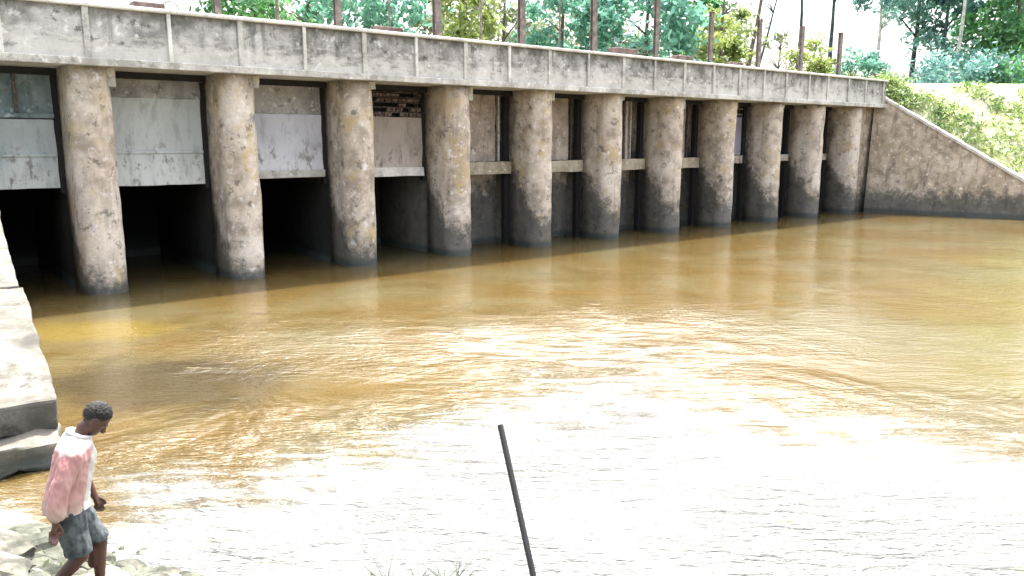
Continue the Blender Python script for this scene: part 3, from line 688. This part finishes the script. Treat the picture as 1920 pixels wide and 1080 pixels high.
def ellipsoid(mb, c, rx, ry, rz, Rm=None, n=18):
    vs = []; c = Vector(c); fs = []; K = 11
    for i in range(1, K):
        ph = math.pi * i / K
        for k in range(n):
            t_ = 2 * math.pi * k / n; v = Vector((rx * math.sin(ph) * math.cos(t_), ry * math.sin(ph) * math.sin(t_), rz * math.cos(ph)))
            vs.append(c + (Rm @ v if Rm else v))
    vs += [c + (Rm @ Vector((0, 0, rz)) if Rm else Vector((0, 0, rz))), c - (Rm @ Vector((0, 0, rz)) if Rm else Vector((0, 0, rz)))]
    for i in range(K - 2):
        for k in range(n): fs.append((i * n + k, (i + 1) * n + k, (i + 1) * n + (k + 1) % n, i * n + (k + 1) % n))
    t0 = len(vs) - 2
    for k in range(n): fs.append((t0, k, (k + 1) % n)); fs.append((t0 + 1, (K - 2) * n + (k + 1) % n, (K - 2) * n + k))
    mb.add(vs, fs)
def remesh(mb, name, mats, parent, vox, smooth=2, cut=None, wr=0, wsc=(9, 9, 5)):
    me = bpy.data.meshes.new('tmp'); me.from_pydata(mb.v, [], mb.f); bm = bmesh.new(); bm.from_mesh(me); bmesh.ops.recalc_face_normals(bm, faces=bm.faces); bm.to_mesh(me); bm.free()
    o = bpy.data.objects.new('tmp', me); S.collection.objects.link(o)
    r = o.modifiers.new('r', 'REMESH'); r.mode = 'VOXEL'; r.voxel_size = vox
    s_ = o.modifiers.new('s', 'SMOOTH'); s_.iterations = smooth; s_.factor = .5
    bpy.context.view_layer.update(); dg = bpy.context.evaluated_depsgraph_get(); m2 = bpy.data.meshes.new_from_object(o.evaluated_get(dg))
    bpy.data.objects.remove(o)
    bm = bmesh.new(); bm.from_mesh(m2)
    for (co, no) in (cut or []):
        bmesh.ops.bisect_plane(bm, geom=bm.verts[:] + bm.edges[:] + bm.faces[:], plane_co=co, plane_no=no, clear_outer=True)
    if wr:
        bm.normal_update()
        for v in bm.verts: v.co += v.normal * wr * mnoise.fractal(Vector((v.co.x * wsc[0], v.co.y * wsc[1], v.co.z * wsc[2])), .7, 2, 3)
    bm.to_mesh(m2); bm.free(); m2.name = name
    m2.materials.clear()
    for q in (mats if isinstance(mats, list) else [mats]): m2.materials.append(q)
    m2.polygons.foreach_set('use_smooth', [True] * len(m2.polygons))
    ob = bpy.data.objects.new(name, m2); link(ob, parent); return ob
n = NT('dark_skin'); M['skin'] = n.finish(n.mix(n.ramp(n.noise(9, 3), .4, .6), (.045, .02, .014), (.075, .032, .023)), .45, spec=.4)
M['hair'] = simple('black_hair', (.012, .011, .011), .5, 60, .7, bump=1.0)
M['eye'] = simple('eye_white', (.22, .2, .18), .05, 30, .3)
M['sole'] = simple('sandal_rubber', (.03, .03, .035), .3, 30, .7)
def shirt_mat():
    n = NT('pink_and_white_shirt'); tc = n.n('ShaderNodeTexCoord'); sep = n.n('ShaderNodeSeparateXYZ'); n.t.links.new(tc.outputs['Object'], sep.inputs[0])
    nz = n.noise(9, 4, .6, vec=tc.outputs['Object'])
    z = n.math('ADD', sep.outputs[2], n.math('MULTIPLY', nz, .08))
    c = n.mix(n.ramp(n.noise(5, 4, vec=tc.outputs['Object']), .35, .65), (.33, .165, .165), (.38, .225, .22))
    c = n.mix(n.ramp(z, 1.02, .88, 0, .75), c, (.32, .27, .24))
    c = n.mix(n.ramp(z, 1.325, 1.36, 0, 1), c, (.44, .44, .43))
    fv = n.n('ShaderNodeVectorMath', operation='DOT_PRODUCT'); n.t.links.new(tc.outputs['Object'], fv.inputs[0]); fv.inputs[1].default_value = tuple(FW)
    ff = n.math('SUBTRACT', fv.outputs['Value'], n.math('MULTIPLY', n.math('SUBTRACT', sep.outputs[2], .95), .22))
    c = n.mix(n.ramp(ff, .09, .115, 0, 1), c, (.42, .42, .41))
    return n.finish(c, .9, n.bump(n.noise(60, 3, vec=tc.outputs['Object']), .2, .004), spec=.2)
M['shirt'] = shirt_mat()
M['shorts'] = simple('faded_blue_grey_denim', (.045, .054, .066), .35, 14, .95, second=(.08, .095, .10))
boy = MB()
hip = L_(-.02, 0, .86)
# torso and neck
capsule(boy, L_(-.02, 0, .87), .125, L_(.02, 0, 1.05), .115); capsule(boy, L_(.02, 0, 1.05), .115, L_(.06, 0, 1.24), .125)
capsule(boy, L_(.06, -.12, 1.285), .052, L_(.06, .12, 1.285), .052); capsule(boy, L_(.08, 0, 1.30), .055, L_(.135, 0, 1.42), .05)
# head, bowed forward
hp = R(55); Hm = Matrix(((FW.x, LF.x, 0), (FW.y, LF.y, 0), (0, 0, 1))) @ Matrix.Rotation(hp, 3, 'Y')
hc = L_(.215, 0, 1.468)
def HP(f, l, u): return hc + Hm @ Vector((f, l, u))
ellipsoid(boy, HP(-.012, 0, .025), .098, .078, .095, Hm); ellipsoid(boy, HP(.025, 0, -.035), .07, .062, .085, Hm)
ellipsoid(boy, HP(.055, 0, -.095), .032, .034, .026, Hm)                                  # chin
capsule(boy, HP(.086, 0, .01), .011, HP(.108, 0, -.03), .019, 10)                          # nose
for s_ in (-1, 1):
    ellipsoid(boy, HP(-.005, .078 * s_, -.01), .024, .010, .033, Hm)                        # ear
    ellipsoid(boy, HP(.078, .032 * s_, .022), .018, .024, .010, Hm)                         # brow
capsule(boy, HP(.082, -.018, -.062), .012, HP(.082, .018, -.062), .012, 8); capsule(boy, HP(.080, -.015, -.078), .012, HP(.080, .015, -.078), .012, 8)
# arms: right one swings back, left one forward and down
def arm(sh, el, wr, fd, side, curl=.5):
    capsule(boy, sh, .052, el, .040); capsule(boy, el, .039, wr, .026)
    d = (Vector(wr) - Vector(el)).normalized(); pl = d.cross(Vector((0, 0, 1)) if abs(d.z) < .9 else FW).normalized()
    fwd = FW - d * FW.dot(d); fwd.normalize(); sd_ = d.cross(fwd).normalized()
    palm = Vector(wr) + d * .045; capsule(boy, wr, .026, palm + d * .02, .030, 10, .75, fwd)
    for k, (o_, ln_) in enumerate(((.026, .070), (.009, .078), (-.009, .072), (-.025, .058))):
        b0 = palm + d * .035 + fwd * o_; m0 = b0 + d * ln_ * .5 + sd_ * side * ln_ * .12 * (1 + curl); m1 = m0 + d * ln_ * .42 + sd_ * side * ln_ * .32 * (1 + curl)
        capsule(boy, b0, .0105, m0, .009, 8); capsule(boy, m0, .009, m1, .0075, 8)
    tb = Vector(wr) + d * .025 + fwd * .024; capsule(boy, tb, .012, tb + d * .04 + fwd * .026, .010, 8); capsule(boy, tb + d * .04 + fwd * .026, .010, tb + d * .072 + fwd * .026 + sd_ * side * .01, .008, 8)
arm(L_(.05, -.165, 1.27), L_(-.06, -.225, 1.04), L_(-.10, -.225, .82), 0, 1)
arm(L_(.07, .165, 1.27), L_(.09, .205, 1.02), L_(.15, .18, .80), 0, -1)
# legs: left leg in front, right leg trailing with bent knee
capsule(boy, L_(-.02, .085, .84), .088, L_(.16, .09, .47), .056); capsule(boy, L_(.16, .09, .47), .054, L_(.13, .09, .10), .033)
capsule(boy, L_(-.02, -.085, .84), .088, L_(.03, -.085, .46), .056); capsule(boy, L_(.03, -.085, .46), .054, L_(-.24, -.09, .20), .033)
capsule(boy, L_(.12, .09, .415), .05, L_(.105, .09, .30), .045); capsule(boy, L_(-.02, -.085, .40), .05, L_(-.10, -.087, .33), .045)
def foot(h, toe_):
    h, toe_ = Vector(h), Vector(toe_); capsule(boy, h, .033, h.lerp(toe_, .6), .034, 10, .8, Vector((0, 0, 1))); 
    d = (toe_ - h).normalized(); sd_ = d.cross(Vector((0, 0, 1))).normalized()
    for k in range(5): b0 = h.lerp(toe_, .62) + sd_ * (-.028 + .014 * k); capsule(boy, b0, .014, b0 + d * (.075 - .007 * abs(k - 1)), .009, 8)
zl = gz(BX + L_(.15, .09, 0).x, BY + L_(.15, .09, 0).y) - BZ
foot(L_(.10, .09, .045), L_(.27, .10, .03)); capsule(boy, L_(.13, .09, .12), .034, L_(.12, .09, .05), .034)
foot(L_(-.27, -.09, .155), L_(-.17, -.09, .03))
pb = empty('person', 'barefoot boy in pink and white shirt and blue grey shorts walking along the rubble bank', 'person'); pb.location = (BX + .01, BY - .03, BZ + zl * .5 + .005); pb.scale = (.9, .9, .9)
remesh(boy, 'body', M['skin'], pb, .0065, 3)
m = MB()
for s_ in (-1, 1): ellipsoid(m, HP(.076, .031 * s_, .002), .009, .012, .006, Hm, 12)
m.build('eyes', M['eye'], pb, smooth=True)
m = MB(); ellipsoid(m, HP(-.018, 0, .032), .101, .083, .097, Hm)
hair = remesh(m, 'hair', M['hair'], pb, .006, 1, cut=[(HP(.052, 0, .06), Hm @ Vector((.75, 0, -.66)))], wr=.006, wsc=(90, 90, 90))
# shirt
m = MB()
def ring_loft(mb, rings, n=30):
    vs = []; fs = []
    for (f, l, z, a, b, tilt) in rings:
        for k in range(n):
            t_ = 2 * math.pi * k / n; vs.append(L_(f + a * math.cos(t_), l + b * math.sin(t_), z + tilt * math.cos(t_)))
    for i in range(len(rings) - 1):
        for k in range(n): fs.append((i * n + k, i * n + (k + 1) % n, (i + 1) * n + (k + 1) % n, (i + 1) * n + k))
    fs.append(tuple(range(n))); fs.append(tuple((len(rings) - 1) * n + k for k in range(n))); mb.add(vs, fs)
ring_loft(m, [(-.035, 0, .80, .158, .205, 0), (-.03, 0, .88, .155, .20, 0), (0, 0, 1.0, .148, .19, 0), (.03, 0, 1.12, .145, .195, 0), (.05, 0, 1.22, .140, .215, 0), (.06, 0, 1.30, .118, .205, 0), (.065, 0, 1.335, .10, .165, 0), (.075, 0, 1.35, .085, .11, -.02), (.09, 0, 1.385, .07, .075, -.03)])
capsule(m, L_(.05, -.165, 1.275), .080, L_(-.06, -.225, 1.04), .066); capsule(m, L_(-.06, -.225, 1.04), .066, L_(-.09, -.227, .87), .060)
capsule(m, L_(.07, .165, 1.275), .080, L_(.085, .20, 1.09), .070)
remesh(m, 'shirt', M['shirt'], pb, .009, 2, wr=.013, wsc=(13, 13, 5), cut=[(L_(-.035, 0, .825), Vector((0, 0, -1)))])
m = MB(); rr = []
for k in range(21):
    t_ = math.pi * 2 * k / 20; rr.append(L_(.098 + .078 * math.cos(t_), .082 * math.sin(t_), 1.375 - .035 * math.cos(t_)))
m.tube(rr, .012, 8, False); m.build('collar', M['shirt'], pb, smooth=True)
# shorts
m = MB(); ring_loft(m, [(-.03, 0, .93, .13, .165, 0), (-.03, 0, .84, .14, .18, 0), (-.02, 0, .76, .13, .175, 0)])
capsule(m, L_(-.02, .09, .80), .112, L_(.13, .095, .50), .094); capsule(m, L_(-.02, -.09, .80), .112, L_(.02, -.09, .49), .094)
def cuts(): 
    return [(L_(.08, 0, .49), Vector((0, 0, -1)))]
remesh(m, 'shorts', M['shorts'], pb, .009, 2, wr=.016, cut=cuts())
